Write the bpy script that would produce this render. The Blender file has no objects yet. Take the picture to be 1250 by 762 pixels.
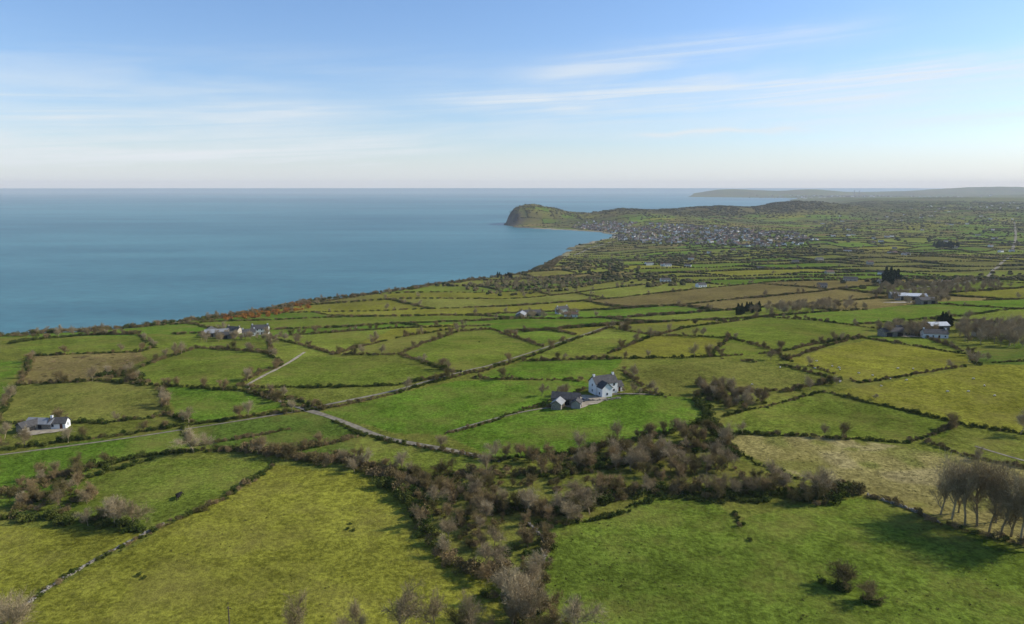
import bpy, math, random
import numpy as np
from mathutils import Vector, Matrix
random.seed(5)
rng = np.random.default_rng(11)
scene = bpy.context.scene

# ------------------------------------------------------------------ helpers
def smooth(a, b, x):
    t = np.clip((x - a) / (b - a), 0, 1)
    return t * t * (3 - 2 * t)

def hsh(ix, iy, s=0.0):
    v = np.sin(ix * 127.1 + iy * 311.7 + s * 74.7) * 43758.5453
    return v - np.floor(v)

def vnoise(x, y, sc, seed=0):
    x = x / sc; y = y / sc
    ix = np.floor(x); iy = np.floor(y)
    fx = x - ix; fy = y - iy
    fx = fx * fx * (3 - 2 * fx); fy = fy * fy * (3 - 2 * fy)
    a = hsh(ix, iy, seed); b = hsh(ix + 1, iy, seed)
    c = hsh(ix, iy + 1, seed); d = hsh(ix + 1, iy + 1, seed)
    return (a * (1 - fx) + b * fx) * (1 - fy) + (c * (1 - fx) + d * fx) * fy
def vn1(x, y, sc, seed=0):
    return float(vnoise(np.array([x]), np.array([y]), sc, seed)[0])

# ------------------------------------------------------------------ survey geometry
VIEW_Z = 200.0
PITCH = math.radians(9.7)
F = 892.0
cP, sP = math.cos(PITCH), math.sin(PITCH)

def bearing(u, v):
    cx = (u - 625.0) / F; cy = -(v - 381.0) / F
    return np.array([cx, cP + cy * sP, -sP + cy * cP])

BY = [-3000, 0, 150, 350, 700, 1200, 2000, 3000, 4500, 6000, 8000, 10000, 12000, 15000, 17000, 25000]
BZ = [150, 118, 112, 108, 80, 50, 27, 22, 30, 50, 62, 60, 30, 18, 60, 90]
def base_h(x, y):
    b = np.interp(y, BY, BZ) + np.clip(x, -400, 600) * 0.015 * smooth(3000, 1200, y)
    k = smooth(60, 400, np.abs(y) + np.abs(x) * 0.3)
    b = b + (vnoise(x, y, 130, 1) - .5) * 5 * k + (vnoise(x, y, 420, 2) - .5) * 12 * k
    b = b + (vnoise(x, y, 45, 3) - .5) * 1.3
    b = b + (vnoise(x, y, 1300, 4) - .5) * 30 * smooth(2800, 5000, y)
    return b

TT = np.geomspace(60, 30000, 1400)
def trace(u, v, hf):
    d = bearing(u, v)
    X = d[0] * TT; Y = d[1] * TT; Z = VIEW_Z + d[2] * TT
    D = Z - hf(X, Y)
    i = np.argmax(D < 0)
    if i == 0:
        i = len(TT) - 1
    f = D[i - 1] / (D[i - 1] - D[i] + 1e-9)
    t = TT[i - 1] + (TT[i] - TT[i - 1]) * f
    return (d[0] * t, d[1] * t)
def atz(u, v, z):
    d = bearing(u, v); t = (z - VIEW_Z) / d[2]
    return (d[0] * t, d[1] * t)

coast = [(-6000, -6000), (-1500, -600), (-1100, 250)]
for p in [(-250, 432), (-100, 416), (0, 411), (60, 406), (110, 405), (180, 398), (240, 390), (310, 382), (375, 368), (440, 361),
          (500, 353), (560, 344), (610, 337), (665, 329)]:
    coast.append(trace(p[0], p[1], base_h))
for p in [(683, 317), (700, 303), (722, 295), (752, 290), (750, 286), (735, 283), (700, 281), (660, 279), (630, 277), (614, 274)]:
    coast.append(atz(p[0], p[1], 2.0))
coast += [(-20, 4120), (120, 4350), (700, 4700), (1500, 5300), (2600, 6700), (3900, 9500), (4300, 11500), (5300, 13500),
          (3600, 15200), (4300, 17500), (9000, 19500), (30000, 24500), (40000, -6000)]
coast = np.array(coast)

def inpoly(x, y, poly):
    ins = np.zeros(np.shape(x), bool)
    n = len(poly)
    for i in range(n):
        x1, y1 = poly[i]; x2, y2 = poly[(i + 1) % n]
        if y1 == y2: continue
        c = ((y1 > y) != (y2 > y)) & (x < (x2 - x1) * (y - y1) / (y2 - y1) + x1)
        ins ^= c
    return ins
def segdist(x, y, a, b):
    dx = b[0] - a[0]; dy = b[1] - a[1]
    t = np.clip(((x - a[0]) * dx + (y - a[1]) * dy) / (dx * dx + dy * dy + 1e-9), 0, 1)
    return np.hypot(x - a[0] - t * dx, y - a[1] - t * dy)
def coast_sd(x, y):
    k = smooth(500, 1500, y)
    wx = x + (vnoise(x, y, 60, 21) - .5) * 34 * k + (vnoise(x, y, 22, 23) - .5) * 14 * k
    wy = y + (vnoise(x, y, 60, 22) - .5) * 34 * k + (vnoise(x, y, 22, 24) - .5) * 14 * k
    d = np.full(np.shape(x), 1e9)
    n = len(coast)
    for i in range(n):
        d = np.minimum(d, segdist(wx, wy, coast[i], coast[(i + 1) % n]))
    return np.where(inpoly(wx, wy, coast), d, -d)

RIDGE = [(640, 4250), (1150, 4450), (1550, 4650), (2000, 5000)]
def ridge_d(x, y):
    d = np.full(np.shape(x), 1e9)
    for i in range(3):
        d = np.minimum(d, segdist(x, y, RIDGE[i], RIDGE[i + 1]))
    return d
def height(x, y, sd=None):
    x = np.asarray(x, float); y = np.asarray(y, float)
    if sd is None: sd = coast_sd(x, y)
    b = base_h(x, y)
    t = smooth(1350, 2300, y)
    inl = (1 - t) + t * smooth(-10, 650, sd)
    hi = b * inl + 3 * (1 - inl)
    W = 110 * (1 - t) + 25 * t
    out = smooth(0, 1, -sd / W)
    h = np.where(sd > 0, hi, hi * (1 - out) - 7 * out)
    edge = smooth(0, 60, sd)
    hd = 78 * np.exp(-((x - 75) / 190) ** 4 - ((y - 4080) / 210) ** 4) * (1 - .25 * smooth(60, 230, x)) + 46 * np.exp(-((x - 330) / 260) ** 2 - ((y - 4180) / 230) ** 2)
    rd = ridge_d(x, y)
    rg = 54 * np.exp(-(rd / 330) ** 2) * (0.75 + 0.5 * vnoise(x, y, 300, 8))
    h = h + np.maximum(hd, rg) * edge * (0.88 + 0.18 * vnoise(x, y, 90, 9) + .08 * vnoise(x, y, 30, 10))
    h = h + edge * (95 * np.exp(-((x - 5000) / 1300) ** 2 - ((y - 16800) / 900) ** 2) + 75 * np.exp(-((x - 6900) / 700) ** 2 - ((y - 17200) / 900) ** 2)
                    + 150 * np.exp(-((x - 12300) / 1900) ** 2 - ((y - 18500) / 1500) ** 2) + 75 * np.exp(-((x - 9900) / 1100) ** 2 - ((y - 12800) / 1200) ** 2)
                    + 34 * np.exp(-((x - 5200) / 900) ** 2 - ((y - 8600) / 900) ** 2))
    lo = ((x - 7950) / 800) ** 2 + ((y - 15300) / 1300) ** 2
    h = np.where(lo < 1.6, h - (h + 5) * smooth(1.6, 0.9, lo), h)
    return h
def ground_at(u, v):
    return trace(u, v, height)
def hz(x, y):
    return float(height(np.array([x]), np.array([y]))[0])

# ------------------------------------------------------------------ materials
def new_mat(name):
    m = bpy.data.materials.new(name); m.use_nodes = True
    nt = m.node_tree; b = nt.nodes["Principled BSDF"]
    return m, nt, b
def N(nt, typ, **kw):
    n = nt.nodes.new(typ)
    for k, v in kw.items(): setattr(n, k, v)
    return n
def simple_mat(name, col, rough=0.8, var=0.25, scale=1.5, rnd=0.0, col2=None, diffuse=False):
    m, nt, b = new_mat(name)
    tc = N(nt, 'ShaderNodeTexCoord'); nz = N(nt, 'ShaderNodeTexNoise')
    nz.inputs['Scale'].default_value = scale; nz.inputs['Detail'].default_value = 2
    nt.links.new(tc.outputs['Object'], nz.inputs['Vector'])
    mr = N(nt, 'ShaderNodeMapRange'); mr.inputs[1].default_value = 0.3; mr.inputs[2].default_value = 0.7
    mr.inputs[3].default_value = 1 - var; mr.inputs[4].default_value = 1 + var
    nt.links.new(nz.outputs['Fac'], mr.inputs[0])
    mul = N(nt, 'ShaderNodeVectorMath', operation='SCALE')
    nt.links.new(mr.outputs[0], mul.inputs['Scale'])
    if col2 is not None:
        oi = N(nt, 'ShaderNodeObjectInfo'); mx = N(nt, 'ShaderNodeMix', data_type='RGBA')
        mx.inputs[6].default_value = (*col, 1); mx.inputs[7].default_value = (*col2, 1)
        nt.links.new(oi.outputs['Random'], mx.inputs[0])
        nt.links.new(mx.outputs[2], mul.inputs[0])
        df = N(nt, 'ShaderNodeBsdfDiffuse'); nt.links.new(mul.outputs[0], df.inputs['Color'])
        nt.links.new(df.outputs[0], nt.nodes['Material Output'].inputs['Surface']); nt.nodes.remove(b)
        return m
    mul.inputs[0].default_value = col
    nt.links.new(mul.outputs[0], b.inputs['Base Color'])
    b.inputs['Roughness'].default_value = rough
    b.inputs['Specular IOR Level'].default_value = 0.1
    return m

M_bark = simple_mat("bark_twigs", (0.25, 0.19, 0.10), 0.95, 0.25, 0.6, col2=(0.40, 0.32, 0.19))
M_brown = simple_mat("thorn_bush_twigs", (0.125, 0.108, 0.036), 0.95, 0.3, 0.8, col2=(0.31, 0.22, 0.105))
M_green = simple_mat("bush_leaves", (0.040, 0.068, 0.014), 0.8, 0.35, 0.8, col2=(0.125, 0.135, 0.03))
M_conif = simple_mat("conifer_needles", (0.018, 0.032, 0.014), 0.8, 0.3, 0.8, col2=(0.04, 0.06, 0.022))
M_gorse = simple_mat("gorse_flower", (0.38, 0.17, 0.03), 0.9, 0.4, 0.5, col2=(0.28, 0.12, 0.04))
M_hedge = simple_mat("hedge_far_foliage", (0.036, 0.048, 0.014), 0.9, 0.35, 0.7, col2=(0.13, 0.102, 0.042))
M_white = simple_mat("white_render", (0.78, 0.77, 0.73), 0.7, 0.05, 0.7)
M_cream = simple_mat("cream_render", (0.46, 0.40, 0.31), 0.7, 0.08, 0.7)
M_brick = simple_mat("brown_brick", (0.26, 0.19, 0.14), 0.8, 0.15, 0.7)
M_slate = simple_mat("slate_roof", (0.085, 0.08, 0.075), 0.8, 0.25, 1.2)
M_tile = simple_mat("brown_roof", (0.13, 0.08, 0.055), 0.8, 0.25, 1.2)
M_tin = simple_mat("grey_metal_roof", (0.28, 0.28, 0.27), 0.6, 0.15, 0.6)
M_lightroof = simple_mat("pale_sheet_roof", (0.55, 0.56, 0.55), 0.6, 0.1, 0.6)
M_stone = simple_mat("stone", (0.24, 0.215, 0.17), 0.9, 0.35, 1.8)
M_conc = simple_mat("concrete", (0.32, 0.3, 0.27), 0.9, 0.15, 0.4)
M_gravel = simple_mat("gravel", (0.33, 0.28, 0.2), 0.95, 0.3, 0.6)
M_lane = simple_mat("lane_asphalt", (0.22, 0.19, 0.135), 0.95, 0.3, 0.5)
M_glass = simple_mat("window_glass", (0.03, 0.035, 0.04), 0.1, 0.05, 1)
M_frame = simple_mat("window_frame", (0.75, 0.75, 0.73), 0.5, 0.05, 1)
M_door = simple_mat("door_paint", (0.09, 0.03, 0.02), 0.5, 0.1, 1)
M_dark = simple_mat("dark_opening", (0.03, 0.03, 0.03), 0.9, 0.1, 1)
M_wood = simple_mat("weathered_wood", (0.12, 0.09, 0.065), 0.9, 0.3, 2)
M_black = simple_mat("black_hide", (0.015, 0.013, 0.012), 0.8, 0.3, 1)
M_wool = simple_mat("sheep_wool", (0.62, 0.58, 0.5), 0.95, 0.15, 6)
M_rush = simple_mat("rush_tuft_blades", (0.06, 0.065, 0.016), 0.9, 0.3, 2, col2=(0.15, 0.13, 0.045))
M_carpaint = simple_mat("car_paint", (0.06, 0.07, 0.09), 0.3, 0.05, 1)

# ------------------------------------------------------------------ mesh helpers
def link(o):
    scene.collection.objects.link(o); return o
def mesh_np(name, verts, faces_flat, nper, mats=(), midx=None, smooth_sh=False):
    me = bpy.data.meshes.new(name)
    verts = np.asarray(verts, np.float32)
    me.vertices.add(len(verts)); me.vertices.foreach_set('co', verts.ravel())
    faces_flat = np.asarray(faces_flat, np.int32).ravel()
    nf = len(faces_flat) // nper
    me.loops.add(len(faces_flat)); me.loops.foreach_set('vertex_index', faces_flat)
    me.polygons.add(nf)
    me.polygons.foreach_set('loop_start', np.arange(0, nf * nper, nper, dtype=np.int32))
    if smooth_sh: me.polygons.foreach_set('use_smooth', np.ones(nf, bool))
    for m in mats: me.materials.append(m)
    if midx is not None: me.polygons.foreach_set('material_index', np.asarray(midx, np.int32))
    me.update(calc_edges=True)
    return me
def mesh_py(name, verts, faces, mats, midx=None):
    me = bpy.data.meshes.new(name); me.from_pydata([tuple(v) for v in verts], [], faces)
    for m in mats: me.materials.append(m)
    if midx:
        for p, i in zip(me.polygons, midx): p.material_index = i
    me.update(); return me

# ------------------------------------------------------------------ field layout
BR = (0.090, 0.150, 0.015); MG = (0.118, 0.148, 0.020); OL = (0.172, 0.168, 0.022); DU = (0.140, 0.144, 0.028)
TN = (0.250, 0.210, 0.070); BN = (0.170, 0.132, 0.046); DG = (0.082, 0.120, 0.018); LG = (0.150, 0.178, 0.026)
SC = (0.130, 0.138, 0.024)
fields = [
 (SC, [(430, 565), (560, 575), (650, 560), (700, 548), (800, 520), (880, 510), (900, 560), (1000, 590), (1060, 605), (1000, 620), (880, 612), (800, 606), (740, 630), (660, 640), (640, 700), (600, 705), (540, 680), (500, 640), (480, 600)]),
 (OL, [(335, 568), (420, 576), (480, 590), (500, 612), (520, 650), (560, 688), (612, 712), (640, 900), (-60, 900), (0, 762), (60, 722), (200, 646), (300, 592)]),
 (OL, [(-200, 645), (0, 640), (150, 648), (180, 652), (60, 716), (-40, 762), (-300, 800)]),
 (MG, [(190, 560), (335, 563), (320, 580), (200, 642), (160, 646), (60, 636), (30, 618), (100, 586)]),
 (BR, [(-250, 600), (30, 590), (120, 566), (90, 600), (30, 618), (-200, 640)]),
 ((0.104, 0.140, 0.018), [(662, 642), (740, 630), (800, 606), (870, 610), (900, 636), (960, 618), (1050, 608), (1150, 642), (1300, 690), (1500, 900), (640, 900), (650, 762), (668, 700)]),
 (TN, [(888, 530), (1000, 533), (1100, 545), (1180, 560), (1400, 590), (1400, 700), (1250, 668), (1140, 630), (1060, 606), (960, 575), (900, 550)]),
 (BR, [(545, 530), (640, 503), (700, 490), (780, 481), (850, 487), (862, 512), (800, 532), (700, 552), (600, 560)]),
 (BR, [(395, 503), (470, 485), (560, 465), (712, 465), (722, 474), (650, 498), (545, 530), (480, 530), (440, 518)]),
 (BR, [(205, 472), (300, 478), (350, 497), (240, 516), (215, 505)]),
 (DU, [(20, 470), (120, 465), (200, 475), (200, 505), (130, 517), (-5, 517)]),
 (BN, [(40, 435), (170, 430), (180, 438), (130, 465), (25, 468)]),
 (MG, [(150, 457), (240, 425), (330, 431), (345, 445), (290, 470), (180, 468)]),
 (MG, [(340, 441), (400, 435), (500, 445), (545, 460), (480, 470), (312, 473)]),
 (BR, [(-300, 590), (0, 555), (220, 523), (235, 545), (180, 555), (60, 590), (-300, 640)]),
 (DG, [(240, 520), (390, 503), (440, 522), (430, 560), (345, 556), (260, 550)]),
 (LG, [(440, 530), (545, 548), (610, 562), (560, 575), (430, 565)]),
 (MG, [(485, 432), (560, 405), (600, 403), (665, 423), (570, 452)]),
 (DU, [(405, 432), (500, 410), (555, 402), (485, 432)]),
 (BR, [(578, 461), (640, 441), (762, 438), (742, 460), (700, 464)]),
 (OL, [(742, 432), (800, 410), (892, 413), (866, 435), (780, 439)]),
 (OL, [(960, 440), (1060, 415), (1180, 433), (1185, 446), (1050, 468)]),
 (OL, [(1022, 478), (1182, 448), (1260, 440), (1450, 470), (1500, 560), (1300, 535), (1180, 520), (1100, 500)]),
 (MG, [(885, 508), (1005, 478), (1100, 500), (1165, 518), (1150, 535), (1000, 533), (888, 530)]),
 (DU, [(760, 452), (880, 438), (1025, 465), (960, 478), (870, 475), (795, 482)]),
 (MG, [(862, 412), (950, 430), (1050, 412), (1060, 400), (930, 388), (850, 398)]),
 (LG, [(660, 425), (740, 400), (800, 410), (740, 432), (640, 440)]),
 (MG, [(950, 431), (866, 436), (890, 414), (940, 424)]),
 (BR, [(-300, 470), (0, 440), (30, 440), (10, 475), (-5, 517), (-300, 550)]),
 (MG, [(10, 420), (60, 412), (170, 410), (190, 425), (40, 433)]),
 (MG, [(170, 408), (330, 412), (330, 430), (240, 424), (190, 424)]),
 (LG, [(330, 412), (420, 405), (480, 402), (405, 432), (340, 440), (330, 430)]),
 (OL, [(480, 400), (560, 395), (555, 402), (500, 410), (430, 425)]),
 (MG, [(1060, 400), (1130, 412), (1182, 430), (1060, 414)]),
 (DG, [(1190, 430), (1250, 418), (1400, 420), (1400, 450), (1190, 444)]),
]
FW = []
for c, poly in fields:
    FW.append((c, np.array([ground_at(*p) for p in poly])))

zone = np.array([ground_at(*p) for p in [(-400, 432), (0, 412), (250, 408), (330, 411), (480, 401), (560, 396), (600, 400), (660, 420), (740, 399), (850, 396), (930, 387), (1060, 398), (1250, 405), (1900, 420)]]
                + [(900, -600), (-900, -600)])

ANG = math.radians(17)
ca, sa = math.cos(ANG), math.sin(ANG)
def warp(x, y):
    return ((vnoise(x, y, 260, 31) - .5) * 120 + (vnoise(x, y, 900, 33) - .5) * 300, (vnoise(x, y, 260, 32) - .5) * 110 + (vnoise(x, y, 900, 34) - .5) * 300)
ROWW = 92.0
def rowlen(r): return 110 + 130 * hsh(r, 7.0, 3)
def rowoff(r): return 300 * hsh(r, 3.0, 5)
def cell(x, y):
    wx, wy = warp(x, y)
    X = x + wx; Y = y + wy
    u = X * ca + Y * sa; v = -X * sa + Y * ca
    r = np.floor(v / ROWW)
    c = np.floor((u + rowoff(r)) / rowlen(r))
    return r, c
PAL = np.array([BR, MG, OL, DU, LG, OL, BR, MG, (0.15, 0.165, 0.028), BN, (0.114, 0.165, 0.020)])

# ------------------------------------------------------------------ ground sheet
az_f = np.radians(np.arange(-50, 50.001, 0.1))
az_c = np.radians(np.concatenate([np.arange(54, 306, 4.0)]))
az = np.concatenate([az_f, az_c])
r1 = np.exp(np.arange(math.log(30), math.log(1500), 0.0062))
r2 = np.exp(np.arange(math.log(1500), math.log(5000), 0.008))
r3 = np.exp(np.arange(math.log(5000), math.log(27000), 0.0125))
rr = np.concatenate([[0.5], r1, r2, r3])
A, R = np.meshgrid(az, rr)
GX = (np.sin(A) * R).ravel(); GY = (np.cos(A) * R).ravel()
SD = coast_sd(GX, GY)
GZ = height(GX, GY, SD)
na = len(az); nr = len(rr)
I = np.arange(nr - 1)[:, None] * na; J = np.arange(na)[None, :]; J2 = (J + 1) % na
fc = np.stack([I + J, I + J2, I + na + J2, I + na + J], -1).reshape(-1, 4)

r_, c_ = cell(GX, GY)
k = np.floor(hsh(r_, c_, 9) * len(PAL)).astype(int)
col = PAL[k] * (0.85 + 0.3 * hsh(r_, c_, 12))[:, None]
inz = inpoly(GX, GY, zone)
col[inz] = (0.13, 0.142, 0.024)
for fi, (c, P) in enumerate(FW):
    x0, y0 = P.min(0); x1, y1 = P.max(0)
    m = (GX > x0) & (GX < x1) & (GY > y0) & (GY < y1)
    ii = np.where(m)[0]
    wx = GX[ii] + (vnoise(GX[ii], GY[ii], 9, 41) - .5) * 2.5; wy = GY[ii] + (vnoise(GX[ii], GY[ii], 9, 42) - .5) * 2.5
    s = inpoly(wx, wy, P); jj = ii[s]
    ang = hsh(np.array([float(fi)]), np.array([2.0]), 1)[0] * 1.2 - .3
    w = GX[jj] * math.cos(ang) + GY[jj] * math.sin(ang)
    k1 = 1 + .16 * (vnoise(w, w * 0, 4.0, 70 + fi) - .5) + .26 * (vnoise(GX[jj], GY[jj], 34, 71) - .5) + .2 * (vnoise(GX[jj], GY[jj], 11, 72) - .5)
    col[jj] = np.array(c)[None, :] * k1[:, None]
def tint(mask, c, amt=1.0):
    m = np.clip(mask, 0, 1)[:, None] * amt
    col[:] = col * (1 - m) + np.array(c) * m
RD = ridge_d(GX, GY)
tint(smooth(380, 220, RD) * (0.7 + 0.3 * (vnoise(GX, GY, 120, 51) > .4)), (0.095, 0.076, 0.035))
hm = np.exp(-((GX - 120) / 260) ** 4 - ((GY - 4080) / 260) ** 4)
tint(smooth(.2, .6, hm) * smooth(.35, .6, vnoise(GX, GY, 60, 52)), (0.12, 0.10, 0.035), .85)
tint(smooth(.1, .5, hm) * smooth(105, 55, SD), (0.105, 0.082, 0.060))
tint(smooth(.1, .5, hm) * smooth(.5, .7, vnoise(GX, GY, 18, 59)) * smooth(120, 80, SD), (0.055, 0.045, 0.035))
tint(smooth(10, -5, SD) * smooth(2400, 1400, GY), (0.10, 0.085, 0.04))
tint(smooth(25, 5, SD) * smooth(1800, 2400, GY) * (GY < 3600), (0.34, 0.28, 0.2))
tint(smooth(40, 10, SD) * (GY > 3600), (0.13, 0.11, 0.085))
tint(smooth(3500, 9000, GY) * 0.6, (0.075, 0.095, 0.036))
tint((GY > 2800) * smooth(.55, .72, vnoise(GX, GY, 420, 56)), (0.06, 0.066, 0.03), .7)
tint((GY > 900) * smooth(.64, .76, vnoise(GX, GY, 230, 53)), (0.12, 0.102, 0.038), .65)
tint((GY < 900) * smooth(-.0, 12, SD * -1 + 12), (0.12, 0.105, 0.04), .6)
tint((GY < 420) * (GX > 60) * smooth(.5, .7, vnoise(GX, GY, 7, 54) * .6 + vnoise(GX, GY, 23, 55) * .4) * (col[:, 2] > .052), (0.15, 0.155, 0.034), .8)
tint((GY < 420) * (GX > 60) * smooth(.55, .7, vnoise(GX, GY, 13, 57)) * (col[:, 2] > .045), (0.32, 0.26, 0.12), .6)

me = mesh_np("ground", np.stack([GX, GY, GZ], -1), fc, 4, smooth_sh=True)
ca_ = me.color_attributes.new("Col", 'FLOAT_COLOR', 'POINT')
ca_.data.foreach_set('color', np.concatenate([col, np.ones((len(col), 1))], 1).astype(np.float32).ravel())
ground = link(bpy.data.objects.new("ground", me))

m, nt, b = new_mat("pasture")
at = N(nt, 'ShaderNodeAttribute'); at.attribute_name = "Col"
geo = N(nt, 'ShaderNodeNewGeometry')
def gnoise(scale, detail=4, rough=.55, stretch=None, rot=0):
    n = N(nt, 'ShaderNodeTexNoise'); n.inputs['Scale'].default_value = scale; n.inputs['Detail'].default_value = detail
    n.inputs['Roughness'].default_value = rough
    mp = N(nt, 'ShaderNodeMapping'); mp.inputs['Rotation'].default_value = (0, 0, rot)
    if stretch: mp.inputs['Scale'].default_value = stretch
    nt.links.new(geo.outputs['Position'], mp.inputs[0]); nt.links.new(mp.outputs[0], n.inputs['Vector']); return n
def mrange(src, a, b_, c, d):
    mr = N(nt, 'ShaderNodeMapRange'); mr.inputs[1].default_value = a; mr.inputs[2].default_value = b_
    mr.inputs[3].default_value = c; mr.inputs[4].default_value = d; nt.links.new(src, mr.inputs[0]); return mr.outputs[0]
def mult(a, b_):
    q = N(nt, 'ShaderNodeMath', operation='MULTIPLY'); nt.links.new(a, q.inputs[0]); nt.links.new(b_, q.inputs[1]); return q.outputs[0]
n1 = gnoise(0.018, 4); n2 = gnoise(0.2, 4, .7); n3 = gnoise(0.8, 4, .75)
f = mult(mult(mrange(n1.outputs[0], .35, .65, .84, 1.18), mrange(n2.outputs[0], .38, .62, .8, 1.2)), mrange(n3.outputs[0], .38, .62, .68, 1.32))
sc = N(nt, 'ShaderNodeVectorMath', operation='SCALE'); nt.links.new(at.outputs['Color'], sc.inputs[0]); nt.links.new(f, sc.inputs['Scale'])
mx = N(nt, 'ShaderNodeMix', data_type='RGBA'); mx.inputs[7].default_value = (.205, .172, .045, 1)
n5 = gnoise(0.035, 5, .7)
nt.links.new(mrange(n5.outputs[0], .46, .7, 0, .6), mx.inputs[0]); nt.links.new(sc.outputs[0], mx.inputs[6])
df = N(nt, 'ShaderNodeBsdfDiffuse'); nt.links.new(mx.outputs[2], df.inputs['Color'])
bp = N(nt, 'ShaderNodeBump'); bp.inputs['Strength'].default_value = .7; bp.inputs['Distance'].default_value = .6
nt.links.new(n3.outputs[0], bp.inputs['Height']); nt.links.new(bp.outputs[0], df.inputs['Normal'])
nt.links.new(df.outputs[0], nt.nodes['Material Output'].inputs['Surface']); nt.nodes.remove(b)
me.materials.append(m)

# ------------------------------------------------------------------ sea
SR = np.concatenate([[1], np.geomspace(200, 150000, 60)]); SAz = np.linspace(0, 2 * np.pi, 181)[:-1]
a2, r2_ = np.meshgrid(SAz, SR)
sv = np.stack([np.sin(a2) * r2_, np.cos(a2) * r2_, np.zeros_like(a2)], -1).reshape(-1, 3)
n_a = 180; I = np.arange(len(SR) - 1)[:, None] * n_a; J = np.arange(n_a)[None, :]; J2 = (J + 1) % n_a
sf = np.stack([I + J, I + J2, I + n_a + J2, I + n_a + J], -1).reshape(-1, 4)
sme = mesh_np("sea", sv, sf, 4)
m, nt, b = new_mat("sea_water")
geo = N(nt, 'ShaderNodeNewGeometry')
w1 = gnoise(0.00045, 6, .6, (.45, 1, 1), .2); w2 = gnoise(0.0035, 5, .6, (.3, 1, 1), -.15); w3 = gnoise(0.045, 5, .65, (.6, 1, 1), .3)
cr = N(nt, 'ShaderNodeMix', data_type='RGBA'); cr.inputs[6].default_value = (.013, .100, .112, 1); cr.inputs[7].default_value = (.080, .240, .235, 1)
ad = N(nt, 'ShaderNodeMath', operation='ADD'); nt.links.new(mrange(w1.outputs[0], .38, .62, 0, .8), ad.inputs[0]); nt.links.new(mrange(w2.outputs[0], .35, .65, -.12, .3), ad.inputs[1])
nt.links.new(ad.outputs[0], cr.inputs[0])
s2 = N(nt, 'ShaderNodeVectorMath', operation='SCALE'); nt.links.new(cr.outputs[2], s2.inputs[0]); nt.links.new(mrange(w3.outputs[0], .35, .65, .84, 1.16), s2.inputs['Scale'])
nt.links.new(s2.outputs[0], b.inputs['Base Color'])
b.inputs['Specular IOR Level'].default_value = .32
b.inputs['Roughness'].default_value = .38
bp = N(nt, 'ShaderNodeBump'); bp.inputs['Strength'].default_value = .55; bp.inputs['Distance'].default_value = .9
nt.links.new(w3.outputs[0], bp.inputs['Height']); nt.links.new(bp.outputs[0], b.inputs['Normal'])
sme.materials.append(m)
link(bpy.data.objects.new("sea", sme))

# ------------------------------------------------------------------ atmosphere (real scattering layer)
hb = 26000.0
hv = [(x, y, z) for z in (-30, 380) for x, y in ((-hb, -hb), (hb, -hb), (hb, hb), (-hb, hb))]
hf_ = [(3, 2, 1, 0), (4, 5, 6, 7), (0, 1, 5, 4), (1, 2, 6, 5), (2, 3, 7, 6), (3, 0, 4, 7)]
mh = bpy.data.materials.new("haze"); mh.use_nodes = True; nt = mh.node_tree; nt.nodes.clear()
vo = N(nt, 'ShaderNodeVolumeScatter'); vo.inputs['Color'].default_value = (.90, .96, 1, 1); vo.inputs['Density'].default_value = 1 / 27000.; vo.inputs['Anisotropy'].default_value = 0
ou = N(nt, 'ShaderNodeOutputMaterial'); nt.links.new(vo.outputs[0], ou.inputs['Volume'])
link(bpy.data.objects.new("atmosphere_haze", mesh_py("haze", hv, hf_, [mh])))

# ------------------------------------------------------------------ vegetation prototypes
def proto(name, me):
    return bpy.data.objects.new(name, me)

def make_tree(name, seed, H=10., spread=1.0, twigw=0.035, mat=None, levels=4, twn=2, up=.12, first=.55):
    R = random.Random(seed)
    V = []; Fq = []
    def tube(p0, p1, r0, r1, n):
        d = (p1 - p0).normalized()
        a = d.orthogonal().normalized(); bb = d.cross(a)
        i0 = len(V)
        for p, r in ((p0, r0), (p1, r1)):
            for i in range(n):
                t = 2 * math.pi * i / n
                V.append(p + a * math.cos(t) * r + bb * math.sin(t) * r)
        for i in range(n):
            Fq.append((i0 + i, i0 + (i + 1) % n, i0 + n + (i + 1) % n, i0 + n + i))
    def ribbon(p0, p1, w):
        d = (p1 - p0).normalized(); a = d.orthogonal().normalized()
        a = Matrix.Rotation(R.uniform(0, 6.28), 3, d) @ a
        i0 = len(V); V.extend([p0 - a * w, p0 + a * w, p1 + a * w * .5, p1 - a * w * .5]); Fq.append((i0, i0 + 1, i0 + 2, i0 + 3))
    def grow(p, d, L, r, lev):
        ns = 3 if lev < levels else 1
        q = p.copy(); dd = d.copy()
        for s in range(ns):
            dd = (dd + Vector((R.gauss(0, .16), R.gauss(0, .16), R.gauss(0.05, .1)))).normalized()
            q2 = q + dd * L / ns
            ra = r * (1 - s / ns * .5); rb = r * (1 - (s + 1) / ns * .5)
            if lev <= 1: tube(q, q2, ra, rb, 5)
            elif lev == 2: tube(q, q2, ra, rb, 3)
            else: ribbon(q, q2, max(twigw, ra))
            if lev < levels:
                nc = {0: (R.choice([0, 1]) if s == 0 else 4), 1: R.choice([2, 3]), 2: 3, 3: twn}[lev]
                for c in range(nc):
                    ax = dd.orthogonal().normalized(); ax = Matrix.Rotation(R.uniform(0, 6.28), 3, dd) @ ax
                    ang = R.uniform(.4, 1.1) * (1.0 if lev else spread)
                    nd = (dd * math.cos(ang) + ax * math.sin(ang) + Vector((0, 0, up))).normalized()
                    base = q.lerp(q2, R.uniform(.4, 1))
                    grow(base, nd, L * R.uniform(.45, .75), rb * .6, lev + 1)
            q = q2
    grow(Vector((0, 0, -.3)), Vector((R.gauss(0, .06), R.gauss(0, .06), 1)).normalized(), H * first, H * .022, 0)
    zmax = max(v.z for v in V)
    s = H / zmax
    V2 = [v * s for v in V]
    me = mesh_py(name, V2, Fq, [mat or M_bark])
    return proto(name, me)

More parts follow.
